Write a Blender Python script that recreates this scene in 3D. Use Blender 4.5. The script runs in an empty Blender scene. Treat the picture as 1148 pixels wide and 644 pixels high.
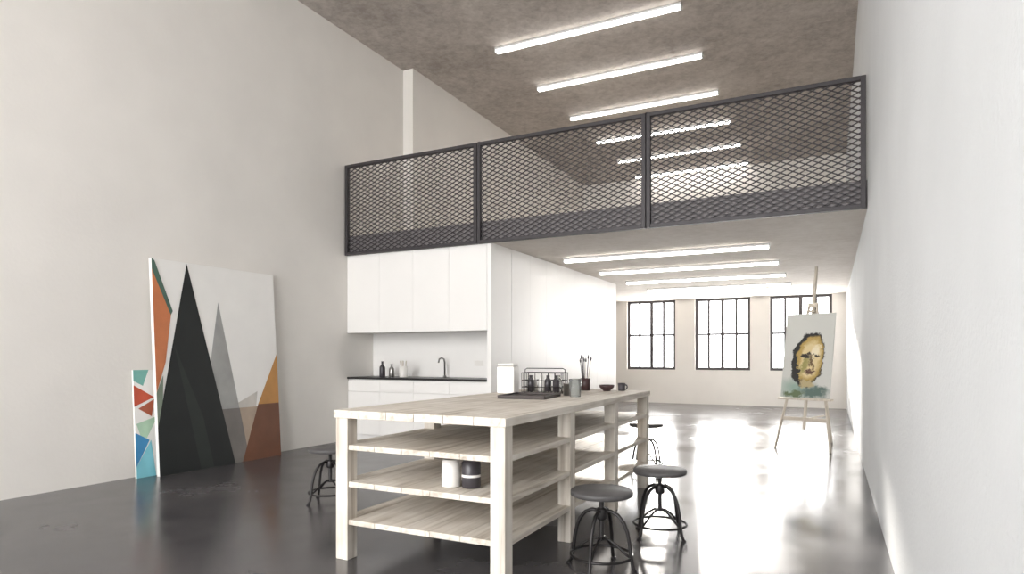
import bpy, bmesh, math, random
from mathutils import Vector, Matrix
random.seed(4)
S=bpy.context.scene
# ------------------------------------------------ dimensions (metres)
XL,XP,XR=-6.657,-6.455,0.337
ZC,ZM,ZS,ZR=6.27,2.842,3.12,4.212
YF,YP,YB,Y0=7.53,9.007,17.5,-4.0
XK,YK=-4.127,13.17

# ------------------------------------------------ material helpers
def new_mat(name):
    m=bpy.data.materials.new(name); m.use_nodes=True
    nt=m.node_tree; b=nt.nodes['Principled BSDF']
    return m,nt,b
def rgb(r,g,b):
    f=lambda c:((c/255)/12.92 if c/255<=.04045 else ((c/255+.055)/1.055)**2.4)
    return (f(r),f(g),f(b),1)
def mat(name,col,rough=.5,metal=0.0,var=0.06,scale=6,bump=0.0,bscale=None,stretch=(1,1,1),coat=0,spec=.5,detail=5):
    m,nt,b=new_mat(name)
    tc=nt.nodes.new('ShaderNodeTexCoord'); mp=nt.nodes.new('ShaderNodeMapping'); mp.inputs['Scale'].default_value=stretch
    nz=nt.nodes.new('ShaderNodeTexNoise'); nz.inputs['Scale'].default_value=scale; nz.inputs['Detail'].default_value=detail
    nt.links.new(tc.outputs['Object'],mp.inputs[0]); nt.links.new(mp.outputs[0],nz.inputs['Vector'])
    cr=nt.nodes.new('ShaderNodeValToRGB'); e=cr.color_ramp.elements
    e[0].position=.3; e[1].position=.7
    e[0].color=[c*(1-var) for c in col[:3]]+[1]; e[1].color=[min(1,c*(1+var)) for c in col[:3]]+[1]
    nt.links.new(nz.outputs['Fac'],cr.inputs[0]); nt.links.new(cr.outputs[0],b.inputs['Base Color'])
    b.inputs['Roughness'].default_value=rough; b.inputs['Metallic'].default_value=metal
    b.inputs['Specular IOR Level'].default_value=spec; b.inputs['Coat Weight'].default_value=coat
    if bump:
        n2=nt.nodes.new('ShaderNodeTexNoise'); n2.inputs['Scale'].default_value=bscale or scale*6; n2.inputs['Detail'].default_value=4
        nt.links.new(mp.outputs[0],n2.inputs['Vector'])
        bp=nt.nodes.new('ShaderNodeBump'); bp.inputs['Strength'].default_value=bump; bp.inputs['Distance'].default_value=.01
        nt.links.new(n2.outputs['Fac'],bp.inputs['Height']); nt.links.new(bp.outputs[0],b.inputs['Normal'])
    return m
def emis(name,col,st):
    m,nt,b=new_mat(name); b.inputs['Base Color'].default_value=col
    b.inputs['Emission Color'].default_value=col; b.inputs['Emission Strength'].default_value=st
    return m

M={}
M['wall']=mat('plaster_warm_white',rgb(230,226,220),.85,var=.035,scale=1.2,bump=.12,bscale=30)
M['wallr']=mat('plaster_cool_white',rgb(213,215,216),.8,var=.03,scale=1.5,bump=.35,bscale=55)
M['white']=mat('white_lacquer',rgb(238,236,233),.4,var=.01,scale=2)
M['dark']=mat('dark_steel',rgb(60,57,59),.5,metal=.3,var=.12,scale=8)
M['frame']=mat('window_frame_black',rgb(66,61,62),.5,var=.1,scale=8)
M['slab']=mat('slab_edge_grey',rgb(122,117,118),.6,var=.06,scale=3)
M['counter']=mat('counter_black',rgb(35,34,35),.35,var=.1)
M['seat']=mat('stool_seat_grey',rgb(78,76,76),.55,var=.12,scale=14)
M['iron']=mat('stool_iron',rgb(52,50,50),.42,metal=.7,var=.15,scale=20)
M['lampbody']=mat('lamp_housing',rgb(225,225,225),.5)
M['lamp']=emis('fluorescent_tube',(1,.97,.93,1),15.0)
M['jarw']=mat('ceramic_white',rgb(228,225,220),.3,var=.02)
M['jard']=mat('ceramic_dark',rgb(58,54,58),.35,var=.2)
M['brown']=mat('tray_dark_leather',rgb(52,42,38),.45,var=.15,scale=18)
M['easelw']=mat('easel_wood',rgb(205,195,180),.6,var=.12,scale=8,stretch=(6,6,.6))
M['maroon']=mat('dark_maroon_glaze',rgb(64,44,44),.35,var=.2)
M['steel']=mat('brushed_steel',rgb(150,148,145),.3,metal=.9,var=.1)

# concrete ceiling
def concrete(name,c1,c2,c3):
    m,nt,b=new_mat(name)
    tc=nt.nodes.new('ShaderNodeTexCoord')
    n1=nt.nodes.new('ShaderNodeTexNoise'); n1.inputs['Scale'].default_value=.9; n1.inputs['Detail'].default_value=8; n1.inputs['Roughness'].default_value=.65
    n2=nt.nodes.new('ShaderNodeTexNoise'); n2.inputs['Scale'].default_value=9; n2.inputs['Detail'].default_value=6; n2.inputs['Roughness'].default_value=.7
    nt.links.new(tc.outputs['Object'],n1.inputs['Vector']); nt.links.new(tc.outputs['Object'],n2.inputs['Vector'])
    mx=nt.nodes.new('ShaderNodeMath'); mx.operation='MULTIPLY_ADD'; mx.inputs[1].default_value=.5
    nt.links.new(n1.outputs['Fac'],mx.inputs[0])
    m2=nt.nodes.new('ShaderNodeMath'); m2.operation='MULTIPLY'; m2.inputs[1].default_value=.5
    nt.links.new(n2.outputs['Fac'],m2.inputs[0]); nt.links.new(m2.outputs[0],mx.inputs[2])
    cr=nt.nodes.new('ShaderNodeValToRGB'); e=cr.color_ramp.elements
    e[0].position=.36; e[0].color=c1; e[1].position=.64; e[1].color=c3; k=e.new(.5); k.color=c2
    nt.links.new(mx.outputs[0],cr.inputs[0]); nt.links.new(cr.outputs[0],b.inputs['Base Color'])
    b.inputs['Roughness'].default_value=.85
    bp=nt.nodes.new('ShaderNodeBump'); bp.inputs['Strength'].default_value=.25; bp.inputs['Distance'].default_value=.02
    nt.links.new(n2.outputs['Fac'],bp.inputs['Height']); nt.links.new(bp.outputs[0],b.inputs['Normal'])
    return m
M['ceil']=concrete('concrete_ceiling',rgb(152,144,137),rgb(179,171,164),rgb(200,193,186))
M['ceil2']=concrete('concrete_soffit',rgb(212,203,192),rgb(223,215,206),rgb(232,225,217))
# polished floor
def floor_mat():
    m,nt,b=new_mat('polished_concrete_floor')
    tc=nt.nodes.new('ShaderNodeTexCoord')
    n1=nt.nodes.new('ShaderNodeTexNoise'); n1.inputs['Scale'].default_value=.8; n1.inputs['Detail'].default_value=9; n1.inputs['Roughness'].default_value=.62
    nt.links.new(tc.outputs['Object'],n1.inputs['Vector'])
    cr=nt.nodes.new('ShaderNodeValToRGB'); e=cr.color_ramp.elements
    e[0].position=.3; e[0].color=rgb(54,53,56); e[1].position=.72; e[1].color=rgb(90,87,88)
    nt.links.new(n1.outputs['Fac'],cr.inputs[0]); nt.links.new(cr.outputs[0],b.inputs['Base Color'])
    r=nt.nodes.new('ShaderNodeMapRange'); r.inputs['From Min'].default_value=.3; r.inputs['From Max'].default_value=.7; r.inputs['To Min'].default_value=.14; r.inputs['To Max'].default_value=.30
    nt.links.new(n1.outputs['Fac'],r.inputs['Value']); nt.links.new(r.outputs[0],b.inputs['Roughness'])
    b.inputs['IOR'].default_value=1.5
    return m
M['floor']=floor_mat()
# whitewashed pine
def wood(name,axis):
    m,nt,b=new_mat(name)
    tc=nt.nodes.new('ShaderNodeTexCoord'); mp=nt.nodes.new('ShaderNodeMapping')
    sc=[22,22,22]; sc[axis]=1.1; mp.inputs['Scale'].default_value=sc
    nt.links.new(tc.outputs['Object'],mp.inputs[0])
    n=nt.nodes.new('ShaderNodeTexNoise'); n.inputs['Scale'].default_value=1; n.inputs['Detail'].default_value=7; n.inputs['Distortion'].default_value=.6
    nt.links.new(mp.outputs[0],n.inputs['Vector'])
    cr=nt.nodes.new('ShaderNodeValToRGB'); e=cr.color_ramp.elements
    e[0].position=.28; e[0].color=rgb(176,165,151); e[1].position=.72; e[1].color=rgb(230,224,215); k=e.new(.45); k.color=rgb(212,204,193)
    nt.links.new(n.outputs['Fac'],cr.inputs[0])
    n2=nt.nodes.new('ShaderNodeTexNoise'); n2.inputs['Scale'].default_value=3.2; n2.inputs['Detail'].default_value=3
    nt.links.new(tc.outputs['Object'],n2.inputs['Vector'])
    c2=nt.nodes.new('ShaderNodeValToRGB'); c2.color_ramp.elements[0].position=.35; c2.color_ramp.elements[0].color=(.82,.80,.77,1); c2.color_ramp.elements[1].position=.6; c2.color_ramp.elements[1].color=(1,1,1,1)
    nt.links.new(n2.outputs['Fac'],c2.inputs[0])
    mx=nt.nodes.new('ShaderNodeMix'); mx.data_type='RGBA'; mx.blend_type='MULTIPLY'; mx.inputs[0].default_value=1
    nt.links.new(cr.outputs[0],mx.inputs[6]); nt.links.new(c2.outputs[0],mx.inputs[7]); nt.links.new(mx.outputs[2],b.inputs['Base Color'])
    b.inputs['Roughness'].default_value=.6
    bp=nt.nodes.new('ShaderNodeBump'); bp.inputs['Strength'].default_value=.25; bp.inputs['Distance'].default_value=.004
    nt.links.new(n.outputs['Fac'],bp.inputs['Height']); nt.links.new(bp.outputs[0],b.inputs['Normal'])
    return m
M['woodx']=wood('whitewashed_pine_x',0); M['woody']=wood('whitewashed_pine_y',1); M['woodz']=wood('whitewashed_pine_z',2)
def glass_mat():
    m,nt,b=new_mat('clear_glass'); b.inputs['Transmission Weight'].default_value=.85; b.inputs['Roughness'].default_value=.08
    b.inputs['Base Color'].default_value=(.75,.77,.76,1); b.inputs['IOR'].default_value=1.2
    return m
M['glass']=glass_mat()

# ------------------------------------------------ mesh builder
class B:
    def __init__(s,name,mats,parent=None,smooth=False):
        s.bm=bmesh.new(); s.name=name; s.mats=mats; s.parent=parent; s.smooth=smooth
    def _mi(s,fs,mi,sm=False):
        for f in fs: f.material_index=mi; f.smooth=sm
    def box(s,x0,x1,y0,y1,z0,z1,mi=0,mx=None):
        v=[s.bm.verts.new((x,y,z)) for z in (z0,z1) for y in (y0,y1) for x in (x0,x1)]
        if mx is not None:
            for a in v: a.co=mx@a.co
        idx=[(0,2,3,1),(4,5,7,6),(0,1,5,4),(2,6,7,3),(0,4,6,2),(1,3,7,5)]
        s._mi([s.bm.faces.new([v[i] for i in q]) for q in idx],mi); return s
    def poly(s,pts,mi=0):
        f=s.bm.faces.new([s.bm.verts.new(p) for p in pts]); f.material_index=mi; return s
    def bar(s,a,b,w,h,up=(0,0,1),mi=0):
        a=Vector(a); b=Vector(b); d=(b-a); L=d.length; d.normalize()
        up=Vector(up); x=d.cross(up)
        if x.length<1e-4: x=d.cross(Vector((0,1,0)))
        x.normalize(); z=x.cross(d)
        mx=Matrix(((x.x,d.x,z.x,a.x),(x.y,d.y,z.y,a.y),(x.z,d.z,z.z,a.z),(0,0,0,1)))
        return s.box(-w/2,w/2,0,L,-h/2,h/2,mi,mx)
    def tube(s,pts,r,n=10,mi=0,closed=False,mx=None):
        P=[Vector(p) for p in pts]; m=len(P); rings=[]
        R=r if isinstance(r,(list,tuple)) else [r]*m
        ref=None
        for i,p in enumerate(P):
            if closed: t=(P[(i+1)%m]-P[i-1])
            else: t=P[min(i+1,m-1)]-P[max(i-1,0)]
            t.normalize()
            if ref is None:
                ref=Vector((0,0,1)) if abs(t.z)<.9 else Vector((1,0,0))
            u=(ref-t*ref.dot(t)).normalized(); w=t.cross(u); ref=u
            ring=[s.bm.verts.new(p+(u*math.cos(2*math.pi*k/n)+w*math.sin(2*math.pi*k/n))*R[i]) for k in range(n)]
            if mx is not None:
                for a in ring: a.co=mx@a.co
            rings.append(ring)
        fs=[]
        for i in range(m if closed else m-1):
            A=rings[i]; C=rings[(i+1)%m]
            for k in range(n): fs.append(s.bm.faces.new((A[k],A[(k+1)%n],C[(k+1)%n],C[k])))
        s._mi(fs,mi,True)
        if not closed: s._mi([s.bm.faces.new(rings[0][::-1]),s.bm.faces.new(rings[-1])],mi)
        return s
    def ring(s,c,R,r,n=32,k=8,mi=0):
        return s.tube([(c[0]+R*math.cos(2*math.pi*i/n),c[1]+R*math.sin(2*math.pi*i/n),c[2]) for i in range(n)],r,k,mi,True)
    def lathe(s,c,prof,n=28,mi=0):
        rings=[]
        for (r,z) in prof:
            if r<1e-5: rings.append([s.bm.verts.new((c[0],c[1],c[2]+z))])
            else: rings.append([s.bm.verts.new((c[0]+r*math.cos(2*math.pi*k/n),c[1]+r*math.sin(2*math.pi*k/n),c[2]+z)) for k in range(n)])
        fs=[]
        for A,C in zip(rings,rings[1:]):
            for k in range(n):
                j=(k+1)%n
                if len(A)==1 and len(C)==1: continue
                if len(A)==1: fs.append(s.bm.faces.new((A[0],C[j],C[k])))
                elif len(C)==1: fs.append(s.bm.faces.new((A[k],A[j],C[0])))
                else: fs.append(s.bm.faces.new((A[k],A[j],C[j],C[k])))
        s._mi(fs,mi,True); return s
    def done(s,bevel=0,loc=None,rot=None,autos=False):
        bmesh.ops.recalc_face_normals(s.bm,faces=s.bm.faces)
        me=bpy.data.meshes.new(s.name); s.bm.to_mesh(me); s.bm.free()
        for m in s.mats: me.materials.append(M[m] if isinstance(m,str) else m)
        o=bpy.data.objects.new(s.name,me); S.collection.objects.link(o)
        if s.parent: o.parent=s.parent
        if loc: o.location=loc
        if rot: o.rotation_euler=rot
        if bevel:
            b=o.modifiers.new('bevel','BEVEL'); b.width=bevel; b.segments=2; b.limit_method='ANGLE'; b.angle_limit=.9
        return o
def empty(name,loc=(0,0,0),rot=(0,0,0)):
    e=bpy.data.objects.new(name,None); S.collection.objects.link(e); e.location=loc; e.rotation_euler=rot; e.empty_display_size=.2
    return e

# ------------------------------------------------ room shell
T=.25
B('floor',['floor']).box(XL-T,XR+T,Y0-T,YB+T,-.2,0).done()
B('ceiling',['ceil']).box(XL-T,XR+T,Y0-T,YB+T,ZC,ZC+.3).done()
B('wall_left',['wall']).box(XL-T,XL,Y0-T,YB+T,0,ZC).done()
B('wall_pilaster',['wall']).box(XL,XP,YP,YB,ZS,ZC).done()
B('wall_right',['wallr']).box(XR,XR+T,Y0-T,YB+T,0,ZC).done()
def wall_with_holes(name,y0,y1,holes,z0,z1,m='wall'):
    b=B(name,[m]); xs=sorted(holes); x=XL
    for (a,c,zb,zt) in xs:
        b.box(x,a,y0,y1,z0,z1)
        if zb>z0: b.box(a,c,y0,y1,z0,zb)
        if zt<z1: b.box(a,c,y0,y1,zt,z1)
        x=c
    b.box(x,XR,y0,y1,z0,z1); return b.done()
k=YB/19.496
WZ0,WZ1=.92,2.838
wins=[(-5.754*k,-4.247*k,WZ0,WZ1),(-3.664*k,-2.098*k,WZ0,WZ1),(-1.569*k,.02,WZ0,WZ1)]
wall_with_holes('wall_back',YB,YB+T,wins,0,ZC)
added_wins=[(-6.1,-3.5,.5,5.6),(-2.9,-.3,.5,5.6)]  # made-up openings in the unseen front wall, put in for the light
wall_with_holes('wall_front',Y0-T,Y0,added_wins,0,ZC)
def window(i,x0,x1,z0,z1,y,ncol,rows):
    b=B('window_%d'%i,['frame']); w=.07; yy=(y,y+.07)
    b.box(x0,x0+w,*yy,z0,z1).box(x1-w,x1,*yy,z0,z1).box(x0+w,x1-w,*yy,z0,z0+w).box(x0+w,x1-w,*yy,z1-w,z1)
    for c in range(1,ncol):
        xc=x0+(x1-x0)*c/ncol; ww=.085 if c*2==ncol else .055
        b.box(xc-ww/2,xc+ww/2,y+.005,y+.06,z0+w,z1-w)
    for f in rows:
        zc=z0+(z1-z0)*f; b.box(x0+w,x1-w,y+.01,y+.055,zc-.025,zc+.025)
    b.box(x0-.02,x1+.02 if x1<0 else x1,y-.06,y,z0-.03,z0)
    return b.done(.004)
for i,(a,c,zb,zt) in enumerate(wins): window(i+1,a,c,zb,zt,YB+.08,4,(.50,))
for i,(a,c,zb,zt) in enumerate(added_wins): window(i+4,a,c,zb,zt,Y0-.18,4,(.25,.5,.75))  # frames for the made-up openings behind the camera

# mezzanine slab
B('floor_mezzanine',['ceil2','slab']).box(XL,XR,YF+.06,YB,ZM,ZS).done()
o=B('trim_slab_edge',['slab']).box(XL,XR,YF+.04,YF+.06,ZM,ZS+.015).done()

# ------------------------------------------------ railing
rail=empty('mezzanine_railing',(0,0,0))
px=[XL+.01,-4.32,-1.985,XR-.01]
b=B('frame',['dark'],rail); y0,y1=YF-.03,YF+.03
zb,zt=ZM-.01,ZR
for i in range(3):
    a,c=px[i]+.004,px[i+1]-.004
    w=.05
    b.box(a,a+w,y0,y1,zb,zt).box(c-w,c,y0,y1,zb,zt)
    b.box(a+w,c-w,y0,y1,zt-.045,zt).box(a+w,c-w,y0,y1,zb,zb+.045)
for xx in (px[1],px[2]):
    b.box(xx-.02,xx+.02,y1,y1+.05,zb+.05,zt+.03)
b.done(.004)
for i in range(3):
    b=B('expanded_mesh_%d'%(i+1),['dark'],rail)
    X0,X1,Z0,Z1=px[i]+.05,px[i+1]-.05,zb+.04,zt-.04
    DW,DH=.125,.062
    sl=DH/DW
    for sgn in (1,-1):
        n1=int((X1-X0)/DW)+int((Z1-Z0)/DH)+3
        for n in range(-n1,n1):
            zs=Z0+n*DH+DH/2
            za=zs; zb2=zs+sgn*sl*(X1-X0)
            t0,t1=0,1; dz=zb2-za
            ta=(Z0-za)/dz; tb=(Z1-za)/dz
            t0=max(t0,min(ta,tb)); t1=min(t1,max(ta,tb))
            if t1-t0<.01: continue
            p=(X0+(X1-X0)*t0,YF,za+dz*t0); q=(X0+(X1-X0)*t1,YF,za+dz*t1)
            b.bar(p,q,.006,.013,up=(0,0,1))
    b.done()

# ------------------------------------------------ kitchen block
KF=YF+.04
XA=XL+.004
clo=empty('storage_closet'); kb=empty('kitchen_base_cabinet'); kw=empty('kitchen_wall_cabinet'); ep=empty('cabinet_end_panel')
b=B('carcass',['white'],clo); b.box(XA,XK-.021,KF+.62,YK-.022,0,ZM-.001).done()
b=B('carcass',['white'],kw); b.box(XA,XK-.07,KF+.021,KF+.618,1.655,ZM-.001).done()
b=B('carcass',['white'],kb); b.box(XA,XK-.07,KF+.04,KF+.617,.1,.944).box(XA,XK-.07,KF+.08,KF+.617,0,.0995).done()
b=B('doors',['white'],kw); b2=B('doors',['white'],kb)
xs=[XA+.001+(XK-.07-XA-.001)*i/4 for i in range(5)]
g=.0014
for i in range(4):
    b.box(xs[i]+g,xs[i+1]-g,KF,KF+.02,1.65,ZM-.004)
    b2.box(xs[i]+g,xs[i+1]-g,KF+.018,KF+.038,.76,.925)
    b2.box(xs[i]+g,xs[i+1]-g,KF+.018,KF+.038,.105,.754)
b.done(.0007); b2.done(.0007)
b=B('panel',['white'],ep); b.box(XK-.068,XK,KF,KF+.61,0,ZM-.002).done(.002)
b=B('side_panels',['white'],clo)
n=8
for i in range(n):
    a=KF+.614+(YK-KF-.614)*i/n; c=KF+.614+(YK-KF-.614)*(i+1)/n
    b.box(XK-.02,XK,a+(.006 if i==0 else g),c-g,0.004,ZM-.002)
b.box(XA,XK-.021,YK-.02,YK,0,ZM-.001)
b.done(.0007)
b=B('countertop',['counter'],kb); b.box(XA,XK-.07,KF-.005,KF+.617,.945,.975).done(.003)
fx,fy=-5.2,KF+.5
b=B('kitchen_faucet',['steel'])
b.tube([(fx,fy,.977),(fx,fy,1.2),(fx,fy-.02,1.25),(fx,fy-.08,1.27),(fx,fy-.15,1.25),(fx,fy-.17,1.2)],.012)
b.lathe((fx,fy,.976),[(0,0),(.028,0),(.028,.02),(.012,.03)]).done()
b=B('wall_socket',['jarw']); b.box(-4.75,-4.6,KF+.612,KF+.6195,1.15,1.23).done(.002)
def bottle(name,x,y,z,r,h,m,neck=.35):
    B(name,[m]).lathe((x,y,z),[(0,0),(r*.95,0),(r,r*.1),(r,h*.58),(r*.85,h*.68),(r*neck,h*.78),(r*neck,h*.95),(r*neck*1.15,h*.96),(r*neck*1.15,h),(0,h)]).done()
bottle('soap_bottle',-6.16,7.8,.9755,.045,.24,'jard')
bottle('oil_bottle',-6.03,7.86,.9755,.04,.2,'steel',.4)
def cup(name,x,y,z,r,h,m,handle=False):
    b=B(name,[m]).lathe((x,y,z),[(0,0),(r*.85,0),(r*.9,.004),(r,h),(r*.93,h),(r*.83,.01),(0,.01)])
    if handle: b.tube([(x+r*.9,y,z+h*.8),(x+r*1.4,y,z+h*.75),(x+r*1.5,y,z+h*.5),(x+r*1.3,y,z+h*.25),(x+r*.9,y,z+h*.2)],.007,8)
    return b.done()
ut=empty('utensil_crock',(-5.76,7.8,.9755))
b=B('crock',['jarw'],ut); b.lathe((0,0,0),[(0,0),(.06,0),(.065,.01),(.065,.17),(.058,.17),(.055,.01),(0,.01)]).done()
b=B('utensils',['woodz'],ut)
for a in range(5):
    an=a*1.3; b.tube([(.02*math.cos(an),.02*math.sin(an),.02),(.05*math.cos(an),.05*math.sin(an),.25)],[.006,.01],8)
b.done()

# ------------------------------------------------ ceiling lamps
def strip(x0,x1,y,z):
    e=empty('linear_ceiling_lamp',((x0+x1)/2,y,z)); L=(x1-x0)/2
    b=B('housing',['lampbody'],e); b.box(-L,L,-.05,.05,-.035,0); b.box(-L,-L+.02,-.05,.05,-.075,-.035); b.box(L-.02,L,-.05,.05,-.075,-.035); b.done(.004)
    b=B('tube',['lamp'],e); b.box(-L+.021,L-.021,-.04,.04,-.07,-.036); b.done(.01)
for i in range(6): strip(-4.85,-1.88,9.05+1.64*i if i<5 else 17.2,ZC)
for i in range(4): strip(-3.78,-.745,9.34+1.7*i,ZM)

# ------------------------------------------------ work table
tab=empty('workbench')
tx0,tx1,ty0,ty1,tz=-2.846,-1.605,3.11,6.24,.954
lg=.095
b=B('legs',['woodz'],tab)
ly=[ty0+.01,4.105,5.12,ty1-lg-.01]
for y in ly:
    b.box(tx0+.01,tx0+.01+lg,y,y+lg,0,tz-.05)
    b.box(tx1-.01-lg,tx1-.01,y,y+lg,0,tz-.05)
b.done(.004)
b=B('top',['woody'],tab)
n=6
for i in range(n):
    a=tx0+(tx1-tx0)*i/n; c=tx0+(tx1-tx0)*(i+1)/n
    b.box(a+.0015,c-.0015,ty0,ty1,tz-.05,tz-random.random()*.002)
b.done(.003)
for si,zz in enumerate((.735,.50,.26)):
    b=B('shelf_%d'%(si+1),['woody','woodx'],tab)
    n=5; A=tx0+.01+lg; C=tx1-.01-lg
    for i in range(n):
        a=A+(C-A)*i/n; c=A+(C-A)*(i+1)/n
        b.box(a+.0015,c-.0015,ty0+.02,ty1-.02,zz-.035,zz-random.random()*.002)
    for j in range(3):
        for (q,w) in ((tx0+.012,tx0+.01+lg-.002),(tx1-.01-lg+.002,tx1-.012)):
            b.box(q,w,ly[j]+lg+.001,ly[j+1]-.001,zz-.035,zz)
    b.done(.003)

# items on shelves
b=B('storage_jar',['jarw']); b.lathe((-2.08,3.30,.502),[(0,0),(.054,0),(.058,.006),(.058,.15),(.05,.158),(.05,.165),(.042,.165),(.042,.02),(0,.02)]).done()
b=B('storage_jar',['jard','jarw']); b.lathe((-1.955,3.33,.502),[(0,0),(.054,0),(.058,.006),(.058,.15),(.05,.158),(.05,.165),(.042,.165),(.042,.02),(0,.02)])
b.lathe((-1.955,3.33,.502),[(.0585,.065),(.0585,.08)],mi=1).done()
# items on the top
b=B('serving_tray',['brown'])
mx=Matrix.Translation((-2.24,4.78,tz))@Matrix.Rotation(.12,4,'Z')
b.box(-.2,.2,-.24,.24,.0,.012,0,mx)
for q in ((-.2,.2,-.24,-.228),(-.2,.2,.228,.24),(-.2,-.188,-.228,.228),(.188,.2,-.228,.228)): b.box(*q,.012,.028,0,mx)
b.done(.003)
b=B('storage_canister',['jarw']); mx=Matrix.Translation((-2.66,5.2,tz))@Matrix.Rotation(.1,4,'Z')
b.box(-.085,.085,-.07,.07,0,.25,0,mx); b.box(-.08,.08,-.065,.065,.253,.275,0,mx); b.done(.012)
# wire basket
wb=empty('wire_basket',(-2.36,5.36,tz),(0,0,.15))
b=B('wire',['iron'],wb)
W,D,H=.19,.11,.19
for z in (.012,.06,.12,H):
    b.tube([(-W,-D,z),(W,-D,z),(W,D,z),(-W,D,z)],.004,6,0,True)
for i in range(7):
    x=-W+2*W*i/6
    for y in (-D,D): b.tube([(x,y,.004),(x,y,H)],.003,6)
    b.tube([(x,-D,.012),(x,D,.012)],.003,6)
for i in range(1,4):
    y=-D+2*D*i/4
    for x in (-W,W): b.tube([(x,y,.004),(x,y,H)],.003,6)
b.tube([(-W,0,H),(-W,0,H+.03),(-W+.02,0,H+.04),(W-.02,0,H+.04),(W,0,H+.03),(W,0,H)],.004,6)
b.done()
b=B('bottles',['jard','glass','jarw'],wb)
for i,(x,y,m) in enumerate([(-.12,-.05,0),(-.04,.03,2),(.04,-.04,0),(.12,.04,1),(.12,-.05,0),(-.12,.05,2)]):
    b.lathe((x,y,.018),[(0,0),(.032,0),(.032,.1),(.016,.125),(.016,.15),(0,.15)],20,m)
b.done()
b=B('drinking_glass',['glass']); b.lathe((-1.93,5.02,tz),[(0,0),(.045,0),(.055,.15),(.051,.15),(.042,.012),(0,.012)]).done()
b=B('paint_tin',['steel']); b.lathe((-2.05,5.15,tz),[(0,0),(.04,0),(.04,.1),(.043,.1),(.043,.107),(.037,.107),(.037,.01),(0,.01)]).done()
bh=empty('paintbrush_holder',(-2.2,6.0,tz))
b=B('jar',['maroon'],bh); b.lathe((0,0,0),[(0,0),(.048,0),(.052,.12),(.047,.12),(.043,.01),(0,.01)]).done()
b=B('brushes',['woodz','jard','maroon'],bh)
for i in range(8):
    an=i*2.4; r=.018; R=.045+.02*random.random(); h=.24+.08*random.random()
    p0=Vector((r*math.cos(an),r*math.sin(an),.015)); p1=Vector((R*math.cos(an),R*math.sin(an),h))
    b.tube([p0,p1],.004,6,i%3); d=(p1-p0).normalized()
    b.tube([p1,p1+d*.02,p1+d*.045],[.006,.009,.002],8,1)
b.done()
b=B('glazed_bowl',['maroon']); b.lathe((-1.97,5.98,tz),[(0,0),(.035,0),(.04,.01),(.07,.035),(.075,.06),(.07,.06),(.06,.035),(0,.015)]).done()
cup('paint_mug',-1.85,6.08,tz,.038,.075,'jard',True)
cup('paint_mug',-2.33,5.72,tz,.036,.085,'jarw',True)

# ------------------------------------------------ stools
def stool(x,y,h,rot):
    e=empty('industrial_stool',(x,y,0),(0,0,rot))
    b=B('seat',['seat'],e); R=.19
    b.lathe((0,0,h-.035),[(0,0),(R-.012,0),(R,.006),(R,.028),(R-.006,.035),(0,.035)],40).done()
    b=B('spindle',['iron'],e)
    pr=[(0,.17),(.013,.17)]
    z=.17
    while z<h-.06:
        pr+=[(.013,z),(.0165,z+.004),(.013,z+.008)]; z+=.008
    pr+=[(.013,h-.05),(.06,h-.04),(.06,h-.035),(0,h-.035)]
    b.lathe((0,0,0),pr,16)
    b.lathe((0,0,.30),[(.0,0),(.03,0),(.034,.01),(.034,.06),(.026,.07),(0,.07)],16).done()
    b=B('legs',['iron'],e)
    for k in range(4):
        a=k*math.pi/2+math.pi/4; c,s_=math.cos(a),math.sin(a)
        prof=[(.02,.35),(.06,.355),(.105,.335),(.14,.295),(.163,.24),(.178,.17),(.187,.09),(.2,.03),(.215,.006)]
        b.tube([(r*c,r*s_,z) for r,z in prof],.0115,10)
        prof=[(.015,.185),(.05,.18),(.1,.15),(.15,.11),(.186,.085)]
        b.tube([(r*c,r*s_,z) for r,z in prof],.008,8)
        b.lathe((.215*c,.215*s_,0),[(0,0),(.018,0),(.018,.008),(0,.012)],12)
    b.ring((0,0,.085),.186,.009)
    b.done()
stool(-1.11,4.59,.48,.3); stool(-1.255,3.71,.48,.75); stool(-1.88,7.13,.53,.1); stool(-4.0,4.33,.48,.5)

# ------------------------------------------------ paintings leaning at the left wall
def leaning(name,yc,w,h,zb,xb,xt,thick,shapes,bg):
    lean=math.asin((xb-xt)/h)
    e=empty(name,(xb,yc,zb),(0,-lean,0))
    b=B('canvas',[bg],e); b.box(-thick,0,-w/2,w/2,0,h).done(.003)
    for i,(nm,col,pts) in enumerate(shapes):
        m=mat('paint_'+nm,col,.4,var=.12,scale=4,bump=.05)
        b=B('paint_'+nm,[m],e); d=.0006*(i+1)
        b.poly([(d,-w/2+u*w,v*h) for u,v in pts]).done()
    return e
bgm=mat('canvas_offwhite',rgb(240,238,234),.4,var=.02,scale=3)
sh=[('pale_grey',rgb(200,195,188),[(.60,.30),(.80,.36),(.72,.0),(.57,0)]),
 ('tan',rgb(176,158,140),[(.45,.28),(.83,.28),(.72,0),(.45,0)]),
 ('grey',rgb(160,160,157),[(.487,.82),(.705,0),(.50,0),(.38,.42)]),
 ('grey_dark',rgb(120,115,111),[(.44,.28),(.632,.28),(.705,0),(.50,0)]),
 ('ochre',rgb(190,138,78),[(1,.56),(1,.0),(.64,0),(.80,.29)]),
 ('brown',rgb(112,72,52),[(.80,.29),(1,.29),(1,0),(.64,0)]),
 ('green_line',rgb(80,108,96),[(.0,1),(.02,.99),(.135,.76),(.12,.74),(0,.95)]),
 ('orange',rgb(200,122,80),[(0,.95),(.12,.74),(.07,.52),(0,.38)]),
 ('sage',rgb(126,138,122),[(0,.38),(.05,.46),(.03,.22),(0,.2)]),
 ('black_green',rgb(28,32,32),[(.25,.995),(.575,0),(0,0),(0,.22)]),
 ('olive_dark',rgb(40,45,43),[(.135,.60),(.33,.25),(.40,0),(.30,0)]),  # dark olive triangle, part of the artwork's own design
]
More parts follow.
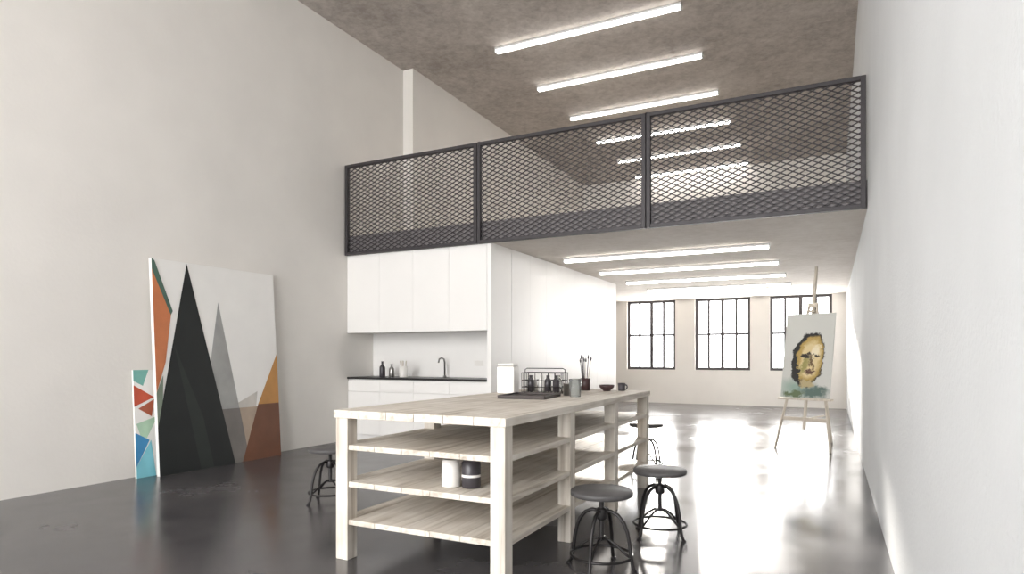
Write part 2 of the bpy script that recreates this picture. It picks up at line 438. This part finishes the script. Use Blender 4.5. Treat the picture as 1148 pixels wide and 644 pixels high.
leaning('abstract_painting',5.215,1.68,2.37,.0,-6.44,-6.585,.045,sh,bgm)
sh=[('teal',rgb(120,178,168),[(0,1),(.2,1),(.12,.85),(0,.9)]),('red',rgb(196,84,58),[(0,.86),(.26,.74),(0,.66)]),
 ('rust',rgb(176,96,70),[(.05,.64),(.26,.72),(.22,.56)]),
 ('pale_green',rgb(176,206,180),[(.02,.5),(.3,.56),(.1,.3)]),
 ('blue',rgb(66,140,190),[(0,.42),(.18,.34),(.0,.10)]),('cyan',rgb(130,200,214),[(0,.1),(.2,.34),(.25,.0),(0,0)])]
leaning('small_abstract_painting',4.63,.86,1.15,.0,-6.56,-6.625,.025,sh,bgm)

# ------------------------------------------------ easel with portrait
ea=empty('artist_easel',(-.37,9.55,0),(0,0,-.33))
b=B('frame',['easelw'],ea)
tilt=.2
def P(x,z,off=0): return (x, .03+z*math.tan(tilt)+off, z)
b.bar(P(-.37,0,.0),P(-.045,2.05),.022,.045,up=(0,1,0)); b.bar(P(.37,0),P(.045,2.05),.022,.045,up=(0,1,0))
b.bar(P(0,.28,.012),P(0,2.58,.012),.03,.05,up=(0,1,0))
b.bar((0,1.15,0),P(0,1.95,.05),.03,.04,up=(0,1,0))
b.bar(P(-.3,.42),P(.3,.42),.022,.05); b.bar(P(-.16,1.35,.01),P(.16,1.35,.01),.022,.045)
b.bar(P(-.36,.70,-.035),P(.36,.70,-.035),.09,.028); b.bar(P(-.07,2.02),P(.07,2.02),.03,.06)
b.bar(P(-.05,1.93,-.03),P(.05,1.93,-.03),.07,.03); b.bar(P(0,.42,.02),(0,.85,.42),.02,.02)
b.done(.003)
def portrait():
    m,nt,b=new_mat('portrait_paint'); N=nt.nodes.new; L=nt.links.new
    tc=N('ShaderNodeTexCoord')
    def warped(scale,amt,detail):
        nz=N('ShaderNodeTexNoise'); nz.inputs['Scale'].default_value=scale; nz.inputs['Detail'].default_value=detail; nz.inputs['Roughness'].default_value=.7
        L(tc.outputs['Object'],nz.inputs['Vector'])
        sub=N('ShaderNodeVectorMath'); sub.operation='SUBTRACT'; sub.inputs[1].default_value=(.5,.5,.5); L(nz.outputs['Color'],sub.inputs[0])
        scl=N('ShaderNodeVectorMath'); scl.operation='SCALE'; scl.inputs['Scale'].default_value=amt; L(sub.outputs[0],scl.inputs[0])
        add=N('ShaderNodeVectorMath'); add.operation='ADD'; L(tc.outputs['Object'],add.inputs[0]); L(scl.outputs[0],add.inputs[1]); return add.outputs[0]
    w1=warped(5,.24,7); w2=warped(10,.30,5)
    def ell(cx,cz,rx,rz,rot=0,w=None):
        mp=N('ShaderNodeMapping'); mp.vector_type='TEXTURE'; L(w or w1,mp.inputs[0])
        mp.inputs['Location'].default_value=(cx,0,cz); mp.inputs['Rotation'].default_value=(0,rot,0); mp.inputs['Scale'].default_value=(rx,1000,rz)
        ln=N('ShaderNodeVectorMath'); ln.operation='LENGTH'; L(mp.outputs[0],ln.inputs[0]); return ln.outputs['Value']
    def layer(base,val,col,soft=.12):
        mr=N('ShaderNodeMapRange'); mr.inputs['From Min'].default_value=1; mr.inputs['From Max'].default_value=1-soft; L(val,mr.inputs['Value'])
        mx=N('ShaderNodeMix'); mx.data_type='RGBA'; L(mr.outputs[0],mx.inputs[0])
        if isinstance(base,tuple): mx.inputs[6].default_value=base
        else: L(base,mx.inputs[6])
        mx.inputs[7].default_value=col; return mx.outputs[2]
    c=layer(rgb(200,200,194),ell(-.12,.12,.34,.22),rgb(140,162,150),.8)
    c=layer(c,ell(.12,.07,.26,.12,0,w2),rgb(88,108,100),.6)
    c=layer(c,ell(-.15,.04,.14,.07,0,w2),rgb(96,110,78),.4)
    c=layer(c,ell(.01,.54,.225,.40,.12),rgb(32,31,29),.05)
    c=layer(c,ell(.035,.54,.19,.35,.12),rgb(176,148,82),.12)
    c=layer(c,ell(.045,.54,.155,.29,.12),rgb(214,194,146),.25)
    c=layer(c,ell(-.03,.46,.06,.16,.3,w2),rgb(150,142,84),.5)
    c=layer(c,ell(.09,.64,.08,.13,.4,w2),rgb(228,216,186),.5)
    c=layer(c,ell(-.02,.60,.06,.05,.1,w2),rgb(44,36,30),.3)
    c=layer(c,ell(.12,.59,.05,.035,-.1,w2),rgb(54,42,32),.3)
    c=layer(c,ell(.05,.50,.03,.13,-.1,w2),rgb(104,82,54),.4)
    c=layer(c,ell(.05,.36,.09,.035,.1,w2),rgb(90,58,46),.4)
    c=layer(c,ell(-.13,.35,.05,.17,-.2,w2),rgb(34,32,30),.3)
    c=layer(c,ell(.02,.20,.12,.07,.1,w2),rgb(176,160,120),.5)
    L(c,b.inputs['Base Color']); b.inputs['Roughness'].default_value=.5
    return m
cv=empty('portrait_canvas',(0,0,0)); cv.parent=ea; cv.location=(0,.03+.715*math.tan(tilt)-.035,.715); cv.rotation_euler=(-tilt,0,0)
b=B('canvas',[portrait()],cv); b.box(-.33,.33,-.025,0,0,1.2).done(.003)

# ------------------------------------------------ light
w=bpy.data.worlds.new('sky'); S.world=w; w.use_nodes=True
bg=w.node_tree.nodes['Background']; bg.inputs[0].default_value=(.97,.98,1,1); bg.inputs[1].default_value=7.0
sun=bpy.data.lights.new('sun','SUN'); sun.energy=12; sun.angle=math.radians(2.0); sun.color=(1,.95,.88)
so=bpy.data.objects.new('sun',sun); S.collection.objects.link(so); so.location=(-6,30,8)
so.rotation_euler=Vector((.2,-1,-.185)).to_track_quat('-Z','Y').to_euler()
def area(name,x,y,z,sx,sy,E,d,col=(1,1,1)):
    l=bpy.data.lights.new(name,'AREA'); l.shape='RECTANGLE'; l.size=sx; l.size_y=sy; l.energy=E; l.color=col
    o=bpy.data.objects.new(name,l); S.collection.objects.link(o); o.location=(x,y,z); o.rotation_euler=Vector(d).to_track_quat('-Z','Z').to_euler(); return o
area('added_fill_front',-3.2,Y0-.5,3.1,5.8,5.0,820,(0,1,0),(1,.99,.975))  # added fill lamp behind the camera, outside the made-up openings
for i,(a,c,zb,zt) in enumerate(wins):
    area('daylight_back_window_%d'%(i+1),(a+c)/2,YB+.35,(zb+zt)/2,c-a,zt-zb,105,(0,-1,0),(1,.98,.95))

cam=bpy.data.cameras.new('camera'); co=bpy.data.objects.new('camera',cam); S.collection.objects.link(co)
co.location=(0,0,1.3); co.rotation_euler=(math.radians(90),0,math.radians(26.736))
cam.sensor_width=36; cam.lens=710.5/1148*36; cam.shift_y=(399.2-322)/1148; cam.clip_start=.05
S.camera=co
S.view_settings.view_transform='Standard'
S.view_settings.exposure=0.0
